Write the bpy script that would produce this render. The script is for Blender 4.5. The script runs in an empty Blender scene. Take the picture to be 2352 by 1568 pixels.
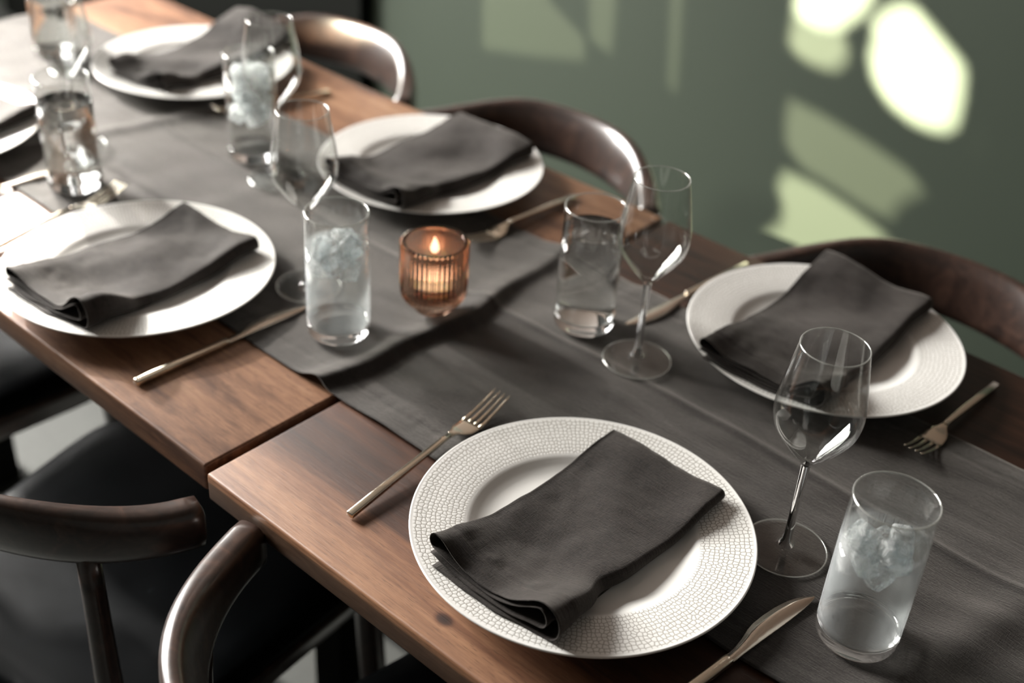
import bpy, bmesh, math, random
from mathutils import Vector, Matrix, noise

# ------------------------------------------------------------------ camera, world, light, exposure
S = bpy.context.scene
COL = S.collection
PI = math.pi
cam_d = bpy.data.cameras.new('camera')
cam = bpy.data.objects.new('camera', cam_d); COL.objects.link(cam)
RX, RY, RZ = (0.7445466, 0.6647561, 0.0612351), (-0.4088985, 0.3816176, 0.8289572), (0.5276860, -0.6422362, 0.5559498)
cam.matrix_world = Matrix(((RX[0], RY[0], RZ[0], 0.7570732), (RX[1], RY[1], RZ[1], -0.4892553), (RX[2], RY[2], RZ[2], 1.4867137), (0, 0, 0, 1)))
cam_d.sensor_width = 36; cam_d.lens = 42.8046; cam_d.clip_start = .02
cam_d.dof.use_dof = True; cam_d.dof.focus_distance = 1.02; cam_d.dof.aperture_fstop = 2.9; cam_d.dof.aperture_blades = 0
S.camera = cam
S.view_settings.view_transform = 'Standard'; S.view_settings.look = 'None'
S.view_settings.gamma = 1; S.view_settings.use_curve_mapping = False
S.view_settings.exposure = 0.0
S.cycles.max_bounces = 14; S.cycles.transmission_bounces = 14; S.cycles.transparent_max_bounces = 12
S.cycles.glossy_bounces = 6; S.cycles.diffuse_bounces = 4
S.cycles.sample_clamp_indirect = 6
S.cycles.blur_glossy = 0.6
S.cycles.use_denoising = True
world = bpy.data.worlds.new('world'); S.world = world; world.use_nodes = True
world.node_tree.nodes['Background'].inputs[0].default_value = (.75, .85, 1, 1)
world.node_tree.nodes['Background'].inputs[1].default_value = .5

XL = -3.5            # inner face of the window wall
def lamp(kind, name, loc, target, energy, color, **kw):
    d = bpy.data.lights.new(name, kind); d.energy = energy; d.color = color
    for k, v in kw.items(): setattr(d, k, v)
    o = bpy.data.objects.new(name, d); COL.objects.link(o); o.location = loc
    o.rotation_euler = (Vector(target) - Vector(loc)).to_track_quat('-Z', 'Y').to_euler()
    return o
# daylight in the three bays of the tall window at the table's far end
lamp('AREA', 'window_daylight', (XL - .16, -.30, 2.20), (0, -.10, .75), 520, (1, .975, .93), shape='RECTANGLE', size=1.25, size_y=1.75)
lamp('AREA', 'window_daylight', (XL - .16, .95, 2.00), (0, .55, .75), 130, (1, .975, .93), shape='RECTANGLE', size=.75, size_y=1.9)
# low sun: one beam falls over the near left end of the table, one through the added gobo screen onto the green wall
lamp('SPOT', 'sun_beam_table', (-8.2, 2.42, 5.1), (-.70, .06, .75), 12000, (1, .95, .86), spot_size=math.radians(3.2), spot_blend=.25, shadow_soft_size=.05)
lamp('SPOT', 'added_left_fill', (-8.2, .20, 4.3), (-1.70, .20, .75), 22000, (1, .96, .90), spot_size=math.radians(12), spot_blend=1.0, shadow_soft_size=.22)  # added soft fill lamp that brightens the left end of the table
SUN = Vector((-5.2, -4.2, 4.24))
lamp('SPOT', 'sun_beam_wall', SUN, (-.45, 1.5, .62), 110000, (1, .91, .70), spot_size=math.radians(19), spot_blend=.1, shadow_soft_size=.008)

lamp('SPOT', 'added_wall_fill', (XL + .12, -2.3, 2.6), (-.85, 1.5, .40), 520, (1, .96, .84), spot_size=math.radians(17), spot_blend=1.0, shadow_soft_size=.15)  # added fill lamp inside the room, lifts the middle of the green wall

# ------------------------------------------------------------------ helpers
def tag(o, label=None, cat=None, group=None, kind=None):
    if label: o['label'] = label
    if cat: o['category'] = cat
    if group: o['group'] = group
    if kind: o['kind'] = kind
    return o
def obj(name, bm, mat, parent=None, smooth=True, recalc=True):
    if recalc: bmesh.ops.recalc_face_normals(bm, faces=bm.faces)
    me = bpy.data.meshes.new(name); bm.to_mesh(me); bm.free()
    if smooth:
        for p in me.polygons: p.use_smooth = True
    if mat: me.materials.append(mat)
    o = bpy.data.objects.new(name, me); COL.objects.link(o)
    if parent: o.parent = parent
    return o
def empty(name, loc, rz=0, label=None, cat=None, group=None):
    o = bpy.data.objects.new(name, None); COL.objects.link(o); o.location = loc; o.rotation_euler = (0, 0, rz)
    o.empty_display_size = .05
    return tag(o, label, cat, group)
def copy_tree(o, parent=None):
    c = o.copy(); COL.objects.link(c)
    if parent: c.parent = parent
    for ch in list(o.children): copy_tree(ch, c)
    return c
def box(bm, x0, x1, y0, y1, z0, z1, bev=0, seg=2):
    r = bmesh.ops.create_cube(bm, size=1)
    for v in r['verts']:
        v.co = Vector((x0 + (v.co.x + .5) * (x1 - x0), y0 + (v.co.y + .5) * (y1 - y0), z0 + (v.co.z + .5) * (z1 - z0)))
    if bev:
        es = list({e for v in r['verts'] for e in v.link_edges})
        bmesh.ops.bevel(bm, geom=es, offset=bev, segments=seg, affect='EDGES', profile=.5)
def lathe(bm, prof, n=72, closed=False, ribs=None):
    rings = []
    for (r, z) in prof:
        if r < 1e-6: rings.append([bm.verts.new((0, 0, z))])
        else:
            ring = []
            for i in range(n):
                a = 2 * PI * i / n; rr = r
                if ribs and ribs[1](r, z): rr = r + ribs[0] * math.cos(a * ribs[2]) * ribs[1](r, z)
                ring.append(bm.verts.new((rr * math.cos(a), rr * math.sin(a), z)))
            rings.append(ring)
    m = len(rings)
    for k in range(m if closed else m - 1):
        A, B = rings[k], rings[(k + 1) % m]
        for i in range(n):
            j = (i + 1) % n
            if len(A) == 1 and len(B) == 1: continue
            if len(A) == 1: bm.faces.new((A[0], B[j], B[i]))
            elif len(B) == 1: bm.faces.new((A[i], A[j], B[0]))
            else: bm.faces.new((A[i], A[j], B[j], B[i]))
def smooth_prof(pts, sub=4):
    out = []
    n = len(pts)
    for i in range(n - 1):
        p0, p1, p2, p3 = pts[max(i - 1, 0)], pts[i], pts[i + 1], pts[min(i + 2, n - 1)]
        for k in range(sub):
            t = k / sub
            out.append(tuple(.5 * (2 * p1[j] + (p2[j] - p0[j]) * t + (2 * p0[j] - 5 * p1[j] + 4 * p2[j] - p3[j]) * t * t + (3 * p1[j] - p0[j] - 3 * p2[j] + p3[j]) * t ** 3) for j in (0, 1)))
    out.append(pts[-1])
    return [(max(a, 0), b) for a, b in out]
def sweep(bm, pts, frames, sects, cap=True):
    """pts: points; frames: (side, up) per point; sects: list of 2D outlines (side, up)"""
    rings = []
    for p, (sd, up), sc in zip(pts, frames, sects):
        rings.append([bm.verts.new(p + sd * a + up * b) for a, b in sc])
    for A, B in zip(rings, rings[1:]):
        n = len(A)
        for i in range(n):
            j = (i + 1) % n
            bm.faces.new((A[i], A[j], B[j], B[i]))
    if cap:
        bm.faces.new(rings[0]); bm.faces.new(rings[-1])
def superell(a, b, e=2.6, n=24):
    out = []
    for i in range(n):
        t = 2 * PI * i / n; c, s = math.cos(t), math.sin(t)
        out.append((a * math.copysign(abs(c) ** (2 / e), c), b * math.copysign(abs(s) ** (2 / e), s)))
    return out
def sstep(a, b, x):
    t = min(max((x - a) / (b - a), 0), 1); return t * t * (3 - 2 * t)

# ------------------------------------------------------------------ materials
class N:
    def __init__(s, name):
        s.m = bpy.data.materials.new(name); s.m.use_nodes = True; s.t = s.m.node_tree
        s.b = s.t.nodes['Principled BSDF']; s.out = s.t.nodes['Material Output']
    def n(s, typ, **kw):
        nd = s.t.nodes.new(typ)
        for k, v in kw.items():
            if k == 'inp':
                for a, b in v.items(): nd.inputs[a].default_value = b
            else: setattr(nd, k, v)
        return nd
    def l(s, a, b): s.t.links.new(a, b)
    def set(s, **kw):
        for k, v in kw.items():
            key = k.replace('_', ' ')
            for i in s.b.inputs:
                if i.name.lower() == key.lower(): i.default_value = (*v, 1) if isinstance(v, tuple) and len(v) == 3 else v
        return s
    def coords(s, scale=(1, 1, 1), which='Object', rot=(0, 0, 0), loc=(0, 0, 0)):
        tc = s.n('ShaderNodeTexCoord'); mp = s.n('ShaderNodeMapping', inp={'Scale': scale, 'Rotation': rot, 'Location': loc})
        s.l(tc.outputs[which], mp.inputs[0]); return mp.outputs[0]
    def noise(s, vec, scale=5, detail=3, rough=.5, dist=0):
        nd = s.n('ShaderNodeTexNoise', inp={'Scale': scale, 'Detail': detail, 'Roughness': rough, 'Distortion': dist})
        s.l(vec, nd.inputs['Vector']); return nd.outputs['Fac']
    def ramp(s, fac, stops):
        nd = s.n('ShaderNodeValToRGB'); e = nd.color_ramp.elements
        while len(e) < len(stops): e.new(.5)
        for el, (p, c) in zip(e, stops): el.position = p; el.color = (*c, 1)
        s.l(fac, nd.inputs[0]); return nd.outputs[0]
    def math(s, op, a, b=None, c=None):
        nd = s.n('ShaderNodeMath', operation=op)
        for i, v in enumerate((a, b, c)):
            if v is None: continue
            if isinstance(v, (int, float)): nd.inputs[i].default_value = v
            else: s.l(v, nd.inputs[i])
        return nd.outputs[0]
    def mix(s, fac, a, b, mode='MIX'):
        nd = s.n('ShaderNodeMix', data_type='RGBA', blend_type=mode)
        for k, v in ((0, fac), (6, a), (7, b)):
            if isinstance(v, (int, float)): nd.inputs[k].default_value = v
            elif isinstance(v, tuple): nd.inputs[k].default_value = (*v, 1)
            else: s.l(v, nd.inputs[k])
        return nd.outputs[2]
    def bump(s, h, strength=.3, dist=.001, prev=None):
        nd = s.n('ShaderNodeBump', inp={'Strength': strength, 'Distance': dist}); s.l(h, nd.inputs['Height'])
        if prev: s.l(prev, nd.inputs['Normal'])
        return nd.outputs[0]
def C(r, g, b):
    f = lambda v: (v / 255 / 12.92) if v / 255 <= .04045 else ((v / 255 + .055) / 1.055) ** 2.4
    return (f(r), f(g), f(b))

def wood_top(name, band):
    m = N(name)
    v = m.coords((1, 1, 1)); sep = m.n('ShaderNodeSeparateXYZ'); m.l(v, sep.inputs[0])
    low = m.noise(m.coords((1.6, 7, 7), loc=(3.1 * band, .7, 0)), 1.6, 4, .55, .6)
    mid = m.noise(m.coords((3.5, 60, 60), loc=(band, 0, 0)), 1.2, 5, .62, .8)
    fine = m.noise(m.coords((14, 420, 420)), 1.0, 3, .7)
    pores = m.noise(m.coords((60, 900, 900)), 1.0, 2, .6)
    fig = m.noise(m.coords((22, 75, 75), loc=(band, 2, 0)), 1.3, 3, .6, 1.2)
    f = m.math('ADD', m.math('ADD', m.math('MULTIPLY', low, .58), m.math('MULTIPLY', mid, .34)), m.math('MULTIPLY', fig, .13 if band else .22))
    if not band: f = m.math('SUBTRACT', f, .05)
    if band:
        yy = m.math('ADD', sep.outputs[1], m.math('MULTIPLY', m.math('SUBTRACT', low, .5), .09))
        edge = m.n('ShaderNodeMapRange', interpolation_type='SMOOTHSTEP', inp={'From Min': .035, 'From Max': .085, 'To Min': .19, 'To Max': -.02}); m.l(yy, edge.inputs[0])
        dk = m.n('ShaderNodeMapRange', interpolation_type='SMOOTHSTEP', inp={'From Min': .02, 'From Max': .075, 'To Min': -.19, 'To Max': -.07})
        m.l(m.math('ABSOLUTE', m.math('SUBTRACT', yy, .115)), dk.inputs[0])
        f = m.math('ADD', f, m.math('ADD', edge.outputs[0], dk.outputs[0]))
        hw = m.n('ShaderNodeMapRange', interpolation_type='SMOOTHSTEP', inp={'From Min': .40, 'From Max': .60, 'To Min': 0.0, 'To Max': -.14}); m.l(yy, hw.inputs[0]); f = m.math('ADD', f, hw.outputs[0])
        # the knot near the front plate
        kn = m.n('ShaderNodeVectorMath', operation='DISTANCE'); kv = m.coords((.7, 1.0, 0)); m.l(kv, kn.inputs[0]); kn.inputs[1].default_value = (.288 * .7, .021, .0)
        ring = m.n('ShaderNodeMapRange', interpolation_type='SMOOTHSTEP', inp={'From Min': .001, 'From Max': .0085, 'To Min': -.34, 'To Max': 0.0}); m.l(kn.outputs['Value'], ring.inputs[0])
        f = m.math('ADD', f, ring.outputs[0])
    if band: stops = [(.16, C(20, 12, 9)), (.42, C(68, 43, 31)), (.58, C(112, 77, 56)), (.80, C(164, 124, 94))]
    else: stops = [(.28, C(52, 31, 23)), (.42, C(98, 68, 51)), (.55, C(144, 106, 81)), (.72, C(176, 140, 110))]
    c = m.ramp(f, stops)
    c = m.mix(m.math('MULTIPLY', m.math('SUBTRACT', fine, .42), 2.2), c, m.mix(1.0, c, (.62, .55, .5), 'MULTIPLY'))
    pr = m.n('ShaderNodeMapRange', inp={'From Min': .60, 'From Max': .72, 'To Min': 0, 'To Max': .6}); m.l(pores, pr.inputs[0])
    c = m.mix(pr.outputs[0], c, (.02, .011, .007))
    if band:   # raw darker heartwood on the front face
        side = m.n('ShaderNodeMapRange', interpolation_type='SMOOTHSTEP', inp={'From Min': .739, 'From Max': .7435, 'To Min': 1.0, 'To Max': 0.0}); m.l(m.math('ADD', sep.outputs[2], m.math('MULTIPLY', m.math('SUBTRACT', mid, .5), .006)), side.inputs[0])
        c = m.mix(m.math('MULTIPLY', side.outputs[0], .85), c, m.mix(fig, (.020, .012, .008), (.085, .052, .034)))
    m.l(c, m.b.inputs['Base Color']); m.set(Roughness=.36, Specular_IOR_Level=.32 if band else .5)
    rr = m.math('ADD', m.math('MULTIPLY', fine, .22), .32); m.l(rr, m.b.inputs['Roughness'])
    m.l(m.bump(fine, .18, .0006, m.bump(pores, .25, .0004)), m.b.inputs['Normal'])
    return m.m
def wood_dark(name='stained_wood'):
    m = N(name)
    g = m.noise(m.coords((18, 18, 18)), 2, 5, .6, 1.5); f = m.noise(m.coords((60, 60, 60)), 3, 3, .6)
    c = m.ramp(g, [(.3, C(34, 23, 19)), (.55, C(56, 39, 32)), (.75, C(78, 56, 46))])
    m.l(c, m.b.inputs['Base Color']); m.set(Roughness=.33, Specular_IOR_Level=.55, Coat_Weight=1.0, Coat_Roughness=.2)
    m.l(m.math('ADD', .27, m.math('MULTIPLY', f, .14)), m.b.inputs['Roughness'])
    m.l(m.bump(f, .08, .0005), m.b.inputs['Normal'])
    return m.m
def leather():
    m = N('black_leather')
    g = m.noise(m.coords((1, 1, 1)), 900, 3, .6); l = m.noise(m.coords((1, 1, 1)), 7, 3, .6)
    sp = m.noise(m.coords((1, 1, 1)), 46, 2, .5)
    s = m.n('ShaderNodeMapRange', inp={'From Min': .74, 'From Max': .80, 'To Min': 0, 'To Max': .5}); m.l(sp, s.inputs[0])
    m.l(m.mix(s.outputs[0], m.ramp(l, [(.3, (.0012, .0015, .0018)), (.75, (.0045, .0055, .0065))]), (.03, .036, .04)), m.b.inputs['Base Color']); m.set(Specular_IOR_Level=.05)
    m.l(m.math('ADD', .26, m.math('MULTIPLY', l, .2)), m.b.inputs['Roughness'])
    m.l(m.bump(g, .35, .0006), m.b.inputs['Normal']); return m.m
def linen(name, base, hi, uv=True, sheen=.35, mottle=.16):
    m = N(name)
    w = 'UV' if uv else 'Object'
    a = m.noise(m.coords((130, 1250, 1), w), 1, 3, .7); b = m.noise(m.coords((1250, 130, 1), w), 1, 3, .7)
    th = m.math('ADD', m.math('MULTIPLY', a, .55), m.math('MULTIPLY', b, .45))
    low = m.noise(m.coords((1, 1, 1), w), 16, 3, .6)
    slub = m.noise(m.coords((28, 620, 1), w), 1, 2, .5)
    fuzz = m.noise(m.coords((1, 1, 1), w), 420, 3, .7)
    f = m.math('ADD', th, m.math('MULTIPLY', m.math('SUBTRACT', low, .5), mottle))
    f = m.math('ADD', f, m.math('MULTIPLY', m.math('SUBTRACT', slub, .5), .24))
    f = m.math('ADD', f, m.math('MULTIPLY', m.math('SUBTRACT', fuzz, .5), .30))
    m.l(m.ramp(f, [(.34, base), (.68, hi)]), m.b.inputs['Base Color'])
    m.set(Roughness=.78, Sheen_Weight=sheen, Sheen_Roughness=.5, Sheen_Tint=(1, .93, .86), Specular_IOR_Level=.22)
    h = m.math('ADD', th, m.math('MULTIPLY', m.math('ADD', slub, fuzz), .5))
    m.l(m.bump(h, .75, .0012), m.b.inputs['Normal'])
    return m.m
def ceramic():
    m = N('white_glazed_ceramic')
    tc = m.n('ShaderNodeTexCoord'); sep = m.n('ShaderNodeSeparateXYZ'); m.l(tc.outputs['Object'], sep.inputs[0])
    r = m.math('SQRT', m.math('ADD', m.math('MULTIPLY', sep.outputs[0], sep.outputs[0]), m.math('MULTIPLY', sep.outputs[1], sep.outputs[1])))
    # hammered cell relief only on the rim
    mk1 = m.n('ShaderNodeMapRange', interpolation_type='SMOOTHSTEP', inp={'From Min': .1005, 'From Max': .104}); m.l(r, mk1.inputs[0])
    mk2 = m.n('ShaderNodeMapRange', interpolation_type='SMOOTHSTEP', inp={'From Min': .1445, 'From Max': .1475, 'To Min': 1.0, 'To Max': 0.0}); m.l(r, mk2.inputs[0])
    up = m.n('ShaderNodeMapRange', inp={'From Min': .2, 'From Max': .5}); geo = m.n('ShaderNodeNewGeometry')
    gs = m.n('ShaderNodeSeparateXYZ'); m.l(geo.outputs['Normal'], gs.inputs[0]); m.l(gs.outputs[2], up.inputs[0])
    mask = m.math('MULTIPLY', m.math('MULTIPLY', mk1.outputs[0], mk2.outputs[0]), up.outputs[0])
    cmb = m.n('ShaderNodeCombineXYZ')
    ang = m.math('ARCTAN2', sep.outputs[1], sep.outputs[0])
    m.l(m.math('MULTIPLY', ang, 200 / (2 * PI) * 1.0), cmb.inputs[0]); m.l(m.math('MULTIPLY', r, 235), cmb.inputs[1])
    vo = m.n('ShaderNodeTexVoronoi', voronoi_dimensions='2D', feature='DISTANCE_TO_EDGE', inp={'Scale': 1.0, 'Randomness': .55}); m.l(cmb.outputs[0], vo.inputs['Vector'])
    gr = m.n('ShaderNodeMapRange', interpolation_type='SMOOTHSTEP', inp={'From Min': .01, 'From Max': .15, 'To Min': 1.0, 'To Max': 0.0}); m.l(vo.outputs['Distance'], gr.inputs[0])
    groove = m.math('MULTIPLY', gr.outputs[0], mask)
    m.l(m.mix(m.math('MULTIPLY', groove, .9), (.80, .79, .765), (.26, .24, .205)), m.b.inputs['Base Color'])
    pil = m.n('ShaderNodeMapRange', inp={'From Min': 0, 'From Max': .35}); m.l(vo.outputs['Distance'], pil.inputs[0])
    h = m.math('MULTIPLY', m.math('POWER', pil.outputs[0], .5), mask)
    m.set(Roughness=.16, Specular_IOR_Level=.5, Coat_Weight=.25)
    m.l(m.bump(h, .30, .0005), m.b.inputs['Normal']); return m.m
def clear_glass(name, ior=1.5, tint=(1, 1, 1), rough=0):
    m = N(name); g = m.n('ShaderNodeBsdfGlass', inp={'Color': (*tint, 1), 'IOR': ior, 'Roughness': rough})
    m.l(g.outputs[0], m.out.inputs[0]); return m.m
def thin_glass(name, frost=False):
    # a blown wall: passes light straight through, mirrors by Fresnel
    m = N(name); tr = m.n('ShaderNodeBsdfTransparent', inp={0: (.975, .98, .975, 1)}); gl = m.n('ShaderNodeBsdfGlossy', inp={0: (1, 1, 1, 1), 'Roughness': .015})
    geo = m.n('ShaderNodeNewGeometry'); dt = m.n('ShaderNodeVectorMath', operation='DOT_PRODUCT'); m.l(geo.outputs['Normal'], dt.inputs[0]); m.l(geo.outputs['Incoming'], dt.inputs[1])
    gz = m.math('POWER', m.math('SUBTRACT', 1.0, m.math('ABSOLUTE', dt.outputs['Value'])), 4.2)
    f = m.math('ADD', .04, m.math('MULTIPLY', gz, .90))
    mx = m.n('ShaderNodeMixShader'); m.l(f, mx.inputs[0]); m.l(tr.outputs[0], mx.inputs[1]); m.l(gl.outputs[0], mx.inputs[2])
    last = mx.outputs[0]
    if frost:   # chilled: a film of condensation that scatters light, with drops running through it
        sep = m.n('ShaderNodeSeparateXYZ'); m.l(m.coords(), sep.inputs[0])
        z1 = m.n('ShaderNodeMapRange', interpolation_type='SMOOTHSTEP', inp={'From Min': .012, 'From Max': .022}); m.l(sep.outputs[2], z1.inputs[0])
        z2 = m.n('ShaderNodeMapRange', interpolation_type='SMOOTHSTEP', inp={'From Min': .100, 'From Max': .112, 'To Min': 1.0, 'To Max': 0.0}); m.l(sep.outputs[2], z2.inputs[0])
        mask = m.math('MULTIPLY', z1.outputs[0], z2.outputs[0])
        big = m.noise(m.coords((1, 1, .5)), 70, 4, .65); dr = m.noise(m.coords((1, 1, .35)), 330, 3, .6)
        pt = m.n('ShaderNodeMapRange', interpolation_type='SMOOTHSTEP', inp={'From Min': .62, 'From Max': .70, 'To Min': 1.0, 'To Max': .15}); m.l(dr, pt.inputs[0])
        gw = m.math('ADD', .22, m.math('MULTIPLY', m.math('POWER', m.math('SUBTRACT', 1.0, m.math('ABSOLUTE', dt.outputs['Value'])), 1.6), 1.9))
        amt = m.math('MULTIPLY', m.math('MULTIPLY', mask, pt.outputs[0]), m.math('MULTIPLY', gw, m.math('ADD', .04, m.math('MULTIPLY', big, .22))))
        ad = m.n('ShaderNodeMixShader', inp={0: .5}); d1 = m.n('ShaderNodeBsdfTranslucent', inp={0: (.85, .88, .9, 1)}); d2 = m.n('ShaderNodeBsdfDiffuse', inp={0: (.85, .88, .9, 1)})
        m.l(d1.outputs[0], ad.inputs[1]); m.l(d2.outputs[0], ad.inputs[2])
        m2 = m.n('ShaderNodeMixShader'); m.l(amt, m2.inputs[0]); m.l(last, m2.inputs[1]); m.l(ad.outputs[0], m2.inputs[2]); last = m2.outputs[0]
        m.l(m.bump(m.math('MULTIPLY', dr, mask), .3, .0008), gl.inputs['Normal'])
    m.l(last, m.out.inputs[0]); return m.m
def rim_glass():
    m = N('polished_rim'); tr = m.n('ShaderNodeBsdfTransparent', inp={0: (.9, .92, .9, 1)}); gl = m.n('ShaderNodeBsdfGlossy', inp={0: (1, 1, 1, 1), 'Roughness': .12})
    df = m.n('ShaderNodeBsdfDiffuse', inp={0: (.8, .82, .8, 1)}); lw = m.n('ShaderNodeLayerWeight', inp={0: .35})  # white diffuse stands in for bright highlights along the glass edge
    a = m.n('ShaderNodeMixShader'); m.l(m.math('ADD', .28, m.math('MULTIPLY', lw.outputs['Facing'], .3)), a.inputs[0]); m.l(tr.outputs[0], a.inputs[1]); m.l(gl.outputs[0], a.inputs[2])
    b = m.n('ShaderNodeMixShader', inp={0: .16}); m.l(a.outputs[0], b.inputs[1]); m.l(df.outputs[0], b.inputs[2]); m.l(b.outputs[0], m.out.inputs[0]); return m.m
def ice_mat(name, lo, hi):
    m = N(name); g = m.n('ShaderNodeBsdfGlass', inp={'Color': (.97, .99, 1, 1), 'IOR': 1.16, 'Roughness': .04})
    d = m.n('ShaderNodeBsdfTranslucent', inp={'Color': (.97, .98, .98, 1)}); d2 = m.n('ShaderNodeBsdfDiffuse', inp={'Color': (.95, .96, .96, 1)})
    mm = m.n('ShaderNodeMixShader', inp={0: .5}); m.l(d.outputs[0], mm.inputs[1]); m.l(d2.outputs[0], mm.inputs[2])
    nz = m.noise(m.coords(), 110, 4, .65, .8)
    f = m.n('ShaderNodeMapRange', inp={'From Min': .40, 'From Max': .64, 'To Min': lo, 'To Max': hi}); m.l(nz, f.inputs[0])
    mx = m.n('ShaderNodeMixShader'); m.l(f.outputs[0], mx.inputs[0]); m.l(g.outputs[0], mx.inputs[1]); m.l(mm.outputs[0], mx.inputs[2])
    m.l(m.bump(nz, .6, .003), g.inputs['Normal'])
    m.l(mx.outputs[0], m.out.inputs[0]); return m.m
def metal(name, col, rough=.16, brushed=0):
    m = N(name); m.set(Base_Color=col, Metallic=1.0, Roughness=rough)
    nz = m.noise(m.coords((400, 8, 400)), 2, 2, .5)
    m.l(m.math('ADD', rough, m.math('MULTIPLY', m.math('SUBTRACT', nz, .5), .10)), m.b.inputs['Roughness'])
    return m.m
def paint(name, col, rough=.5, var=.06, scale=3, bumpy=.05):
    m = N(name); nz = m.noise(m.coords(), scale, 4, .6)
    m.l(m.mix(nz, tuple(c * (1 - var) for c in col), tuple(min(c * (1 + var), 1) for c in col)), m.b.inputs['Base Color'])
    m.set(Roughness=rough); fn = m.noise(m.coords(), 260, 2, .6)
    m.l(m.bump(fn, bumpy, .001), m.b.inputs['Normal']); return m.m
def concrete():
    m = N('grey_concrete'); nz = m.noise(m.coords(), 4, 5, .6); n2 = m.noise(m.coords(), 60, 3, .6)
    m.l(m.mix(m.math('MULTIPLY', m.math('ADD', nz, n2), .5), (.022, .023, .021), (.05, .052, .049)), m.b.inputs['Base Color'])
    m.set(Roughness=.75, Specular_IOR_Level=.15); return m.m

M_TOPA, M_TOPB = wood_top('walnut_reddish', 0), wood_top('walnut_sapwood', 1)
M_DARK, M_LEATHER = wood_dark(), leather()
M_NAPKIN = linen('charcoal_linen', (.0035, .0029, .0026), (.035, .027, .0235), sheen=.14)
M_RUNNER = linen('washed_grey_linen', (.0035, .003, .0028), (.024, .0200, .0183), sheen=.30, mottle=.42)
M_CERAMIC = ceramic()
M_GLASS = clear_glass('clear_glass', 1.5)
M_THIN = thin_glass('thin_blown_glass')
M_FROST = thin_glass('misted_glass', True)
M_WATER = clear_glass('water', 1.33)
M_WATER_ICED = thin_glass('iced_water')
M_RIM = rim_glass()
M_AMBER = clear_glass('amber_glass', 1.5, (.81, .70, .63))
M_ICE = ice_mat('clouded_ice', .25, .95)
M_ICE_CLEAR = ice_mat('clear_ice', .02, .42)
M_STEEL = metal('warm_champagne_steel', (.74, .68, .57), .14)
M_STEELD = metal('brushed_blade_steel', (.70, .62, .53), .22)
M_GREEN = paint('sage_green_paint', (.050, .063, .047), .45, .05, 2)
M_BROWN = paint('warm_brown_panelling', (.13, .095, .075), .7)
M_BLACK = paint('near_black_panel', (.006, .0065, .0055), .9, .1)
M_BLACK.node_tree.nodes['Principled BSDF'].inputs['Specular IOR Level'].default_value = .06
M_DIM = paint('dim_plaster', (.055, .055, .05), .8)
M_CEIL = paint('ceiling_paint', (.11, .09, .075), .9)
M_FLOOR = concrete()

# ------------------------------------------------------------------ room shell
def slab(name, x0, x1, y0, y1, z0, z1, mat):
    bm = bmesh.new(); box(bm, x0, x1, y0, y1, z0, z1)
    return tag(obj(name, bm, mat, smooth=False), kind='structure')
WY, H = 1.5, 3.35
slab('floor', XL, 2.8, -3.2, WY, -.1, 0, M_FLOOR)
slab('ceiling', XL, 2.8, -3.2, WY, H, H + .1, M_CEIL)
slab('wall_far', XL, 2.8, WY, WY + .12, -.1, 1.08, M_GREEN)
slab('wall_far_upper', XL, 2.8, WY, WY + .12, 1.08, H + .1, M_BROWN)
slab('wall_right', 2.8, 2.92, -3.32, WY + .12, -.1, H + .1, M_DIM)
slab('wall_near', XL, 2.8, -3.32, -3.2, -.1, H + .1, M_DIM)
slab('trim_1', -3.19, -1.40, WY - .035, WY, 0, 2.6, M_BLACK)
# window wall: solid pieces round one tall window and a gap for the added gobo screen
bm = bmesh.new()
Y0, Y1, Z0, Z1 = -1.0, 1.4, .95, 3.12
TY0, TY1, TZ0, TZ1 = -2.75, -1.35, 2.5, 3.2
for b in ((-3.32, TY0, -.1, H + .1), (TY0, TY1, -.1, TZ0), (TY0, TY1, TZ1, H + .1), (TY1, Y0, -.1, H + .1), (Y1, WY + .12, -.1, H + .1), (Y0, Y1, -.1, Z0), (Y0, Y1, Z1, H + .1)):
    box(bm, XL - .12, XL, *b)
tag(obj('wall_left', bm, M_DIM, smooth=False), kind='structure')
bm = bmesh.new()
for yc in (Y0 + .02, -.30, .44, Y1 - .02): box(bm, XL - .09, XL - .03, yc - .025, yc + .025, Z0, Z1)
for zc in (Z0 + .02, 2.2, Z1 - .02): box(bm, XL - .09, XL - .03, Y0, Y1, zc - .02, zc + .02)
tag(obj('window_1', bm, M_BLACK, smooth=False), kind='structure')
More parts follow.
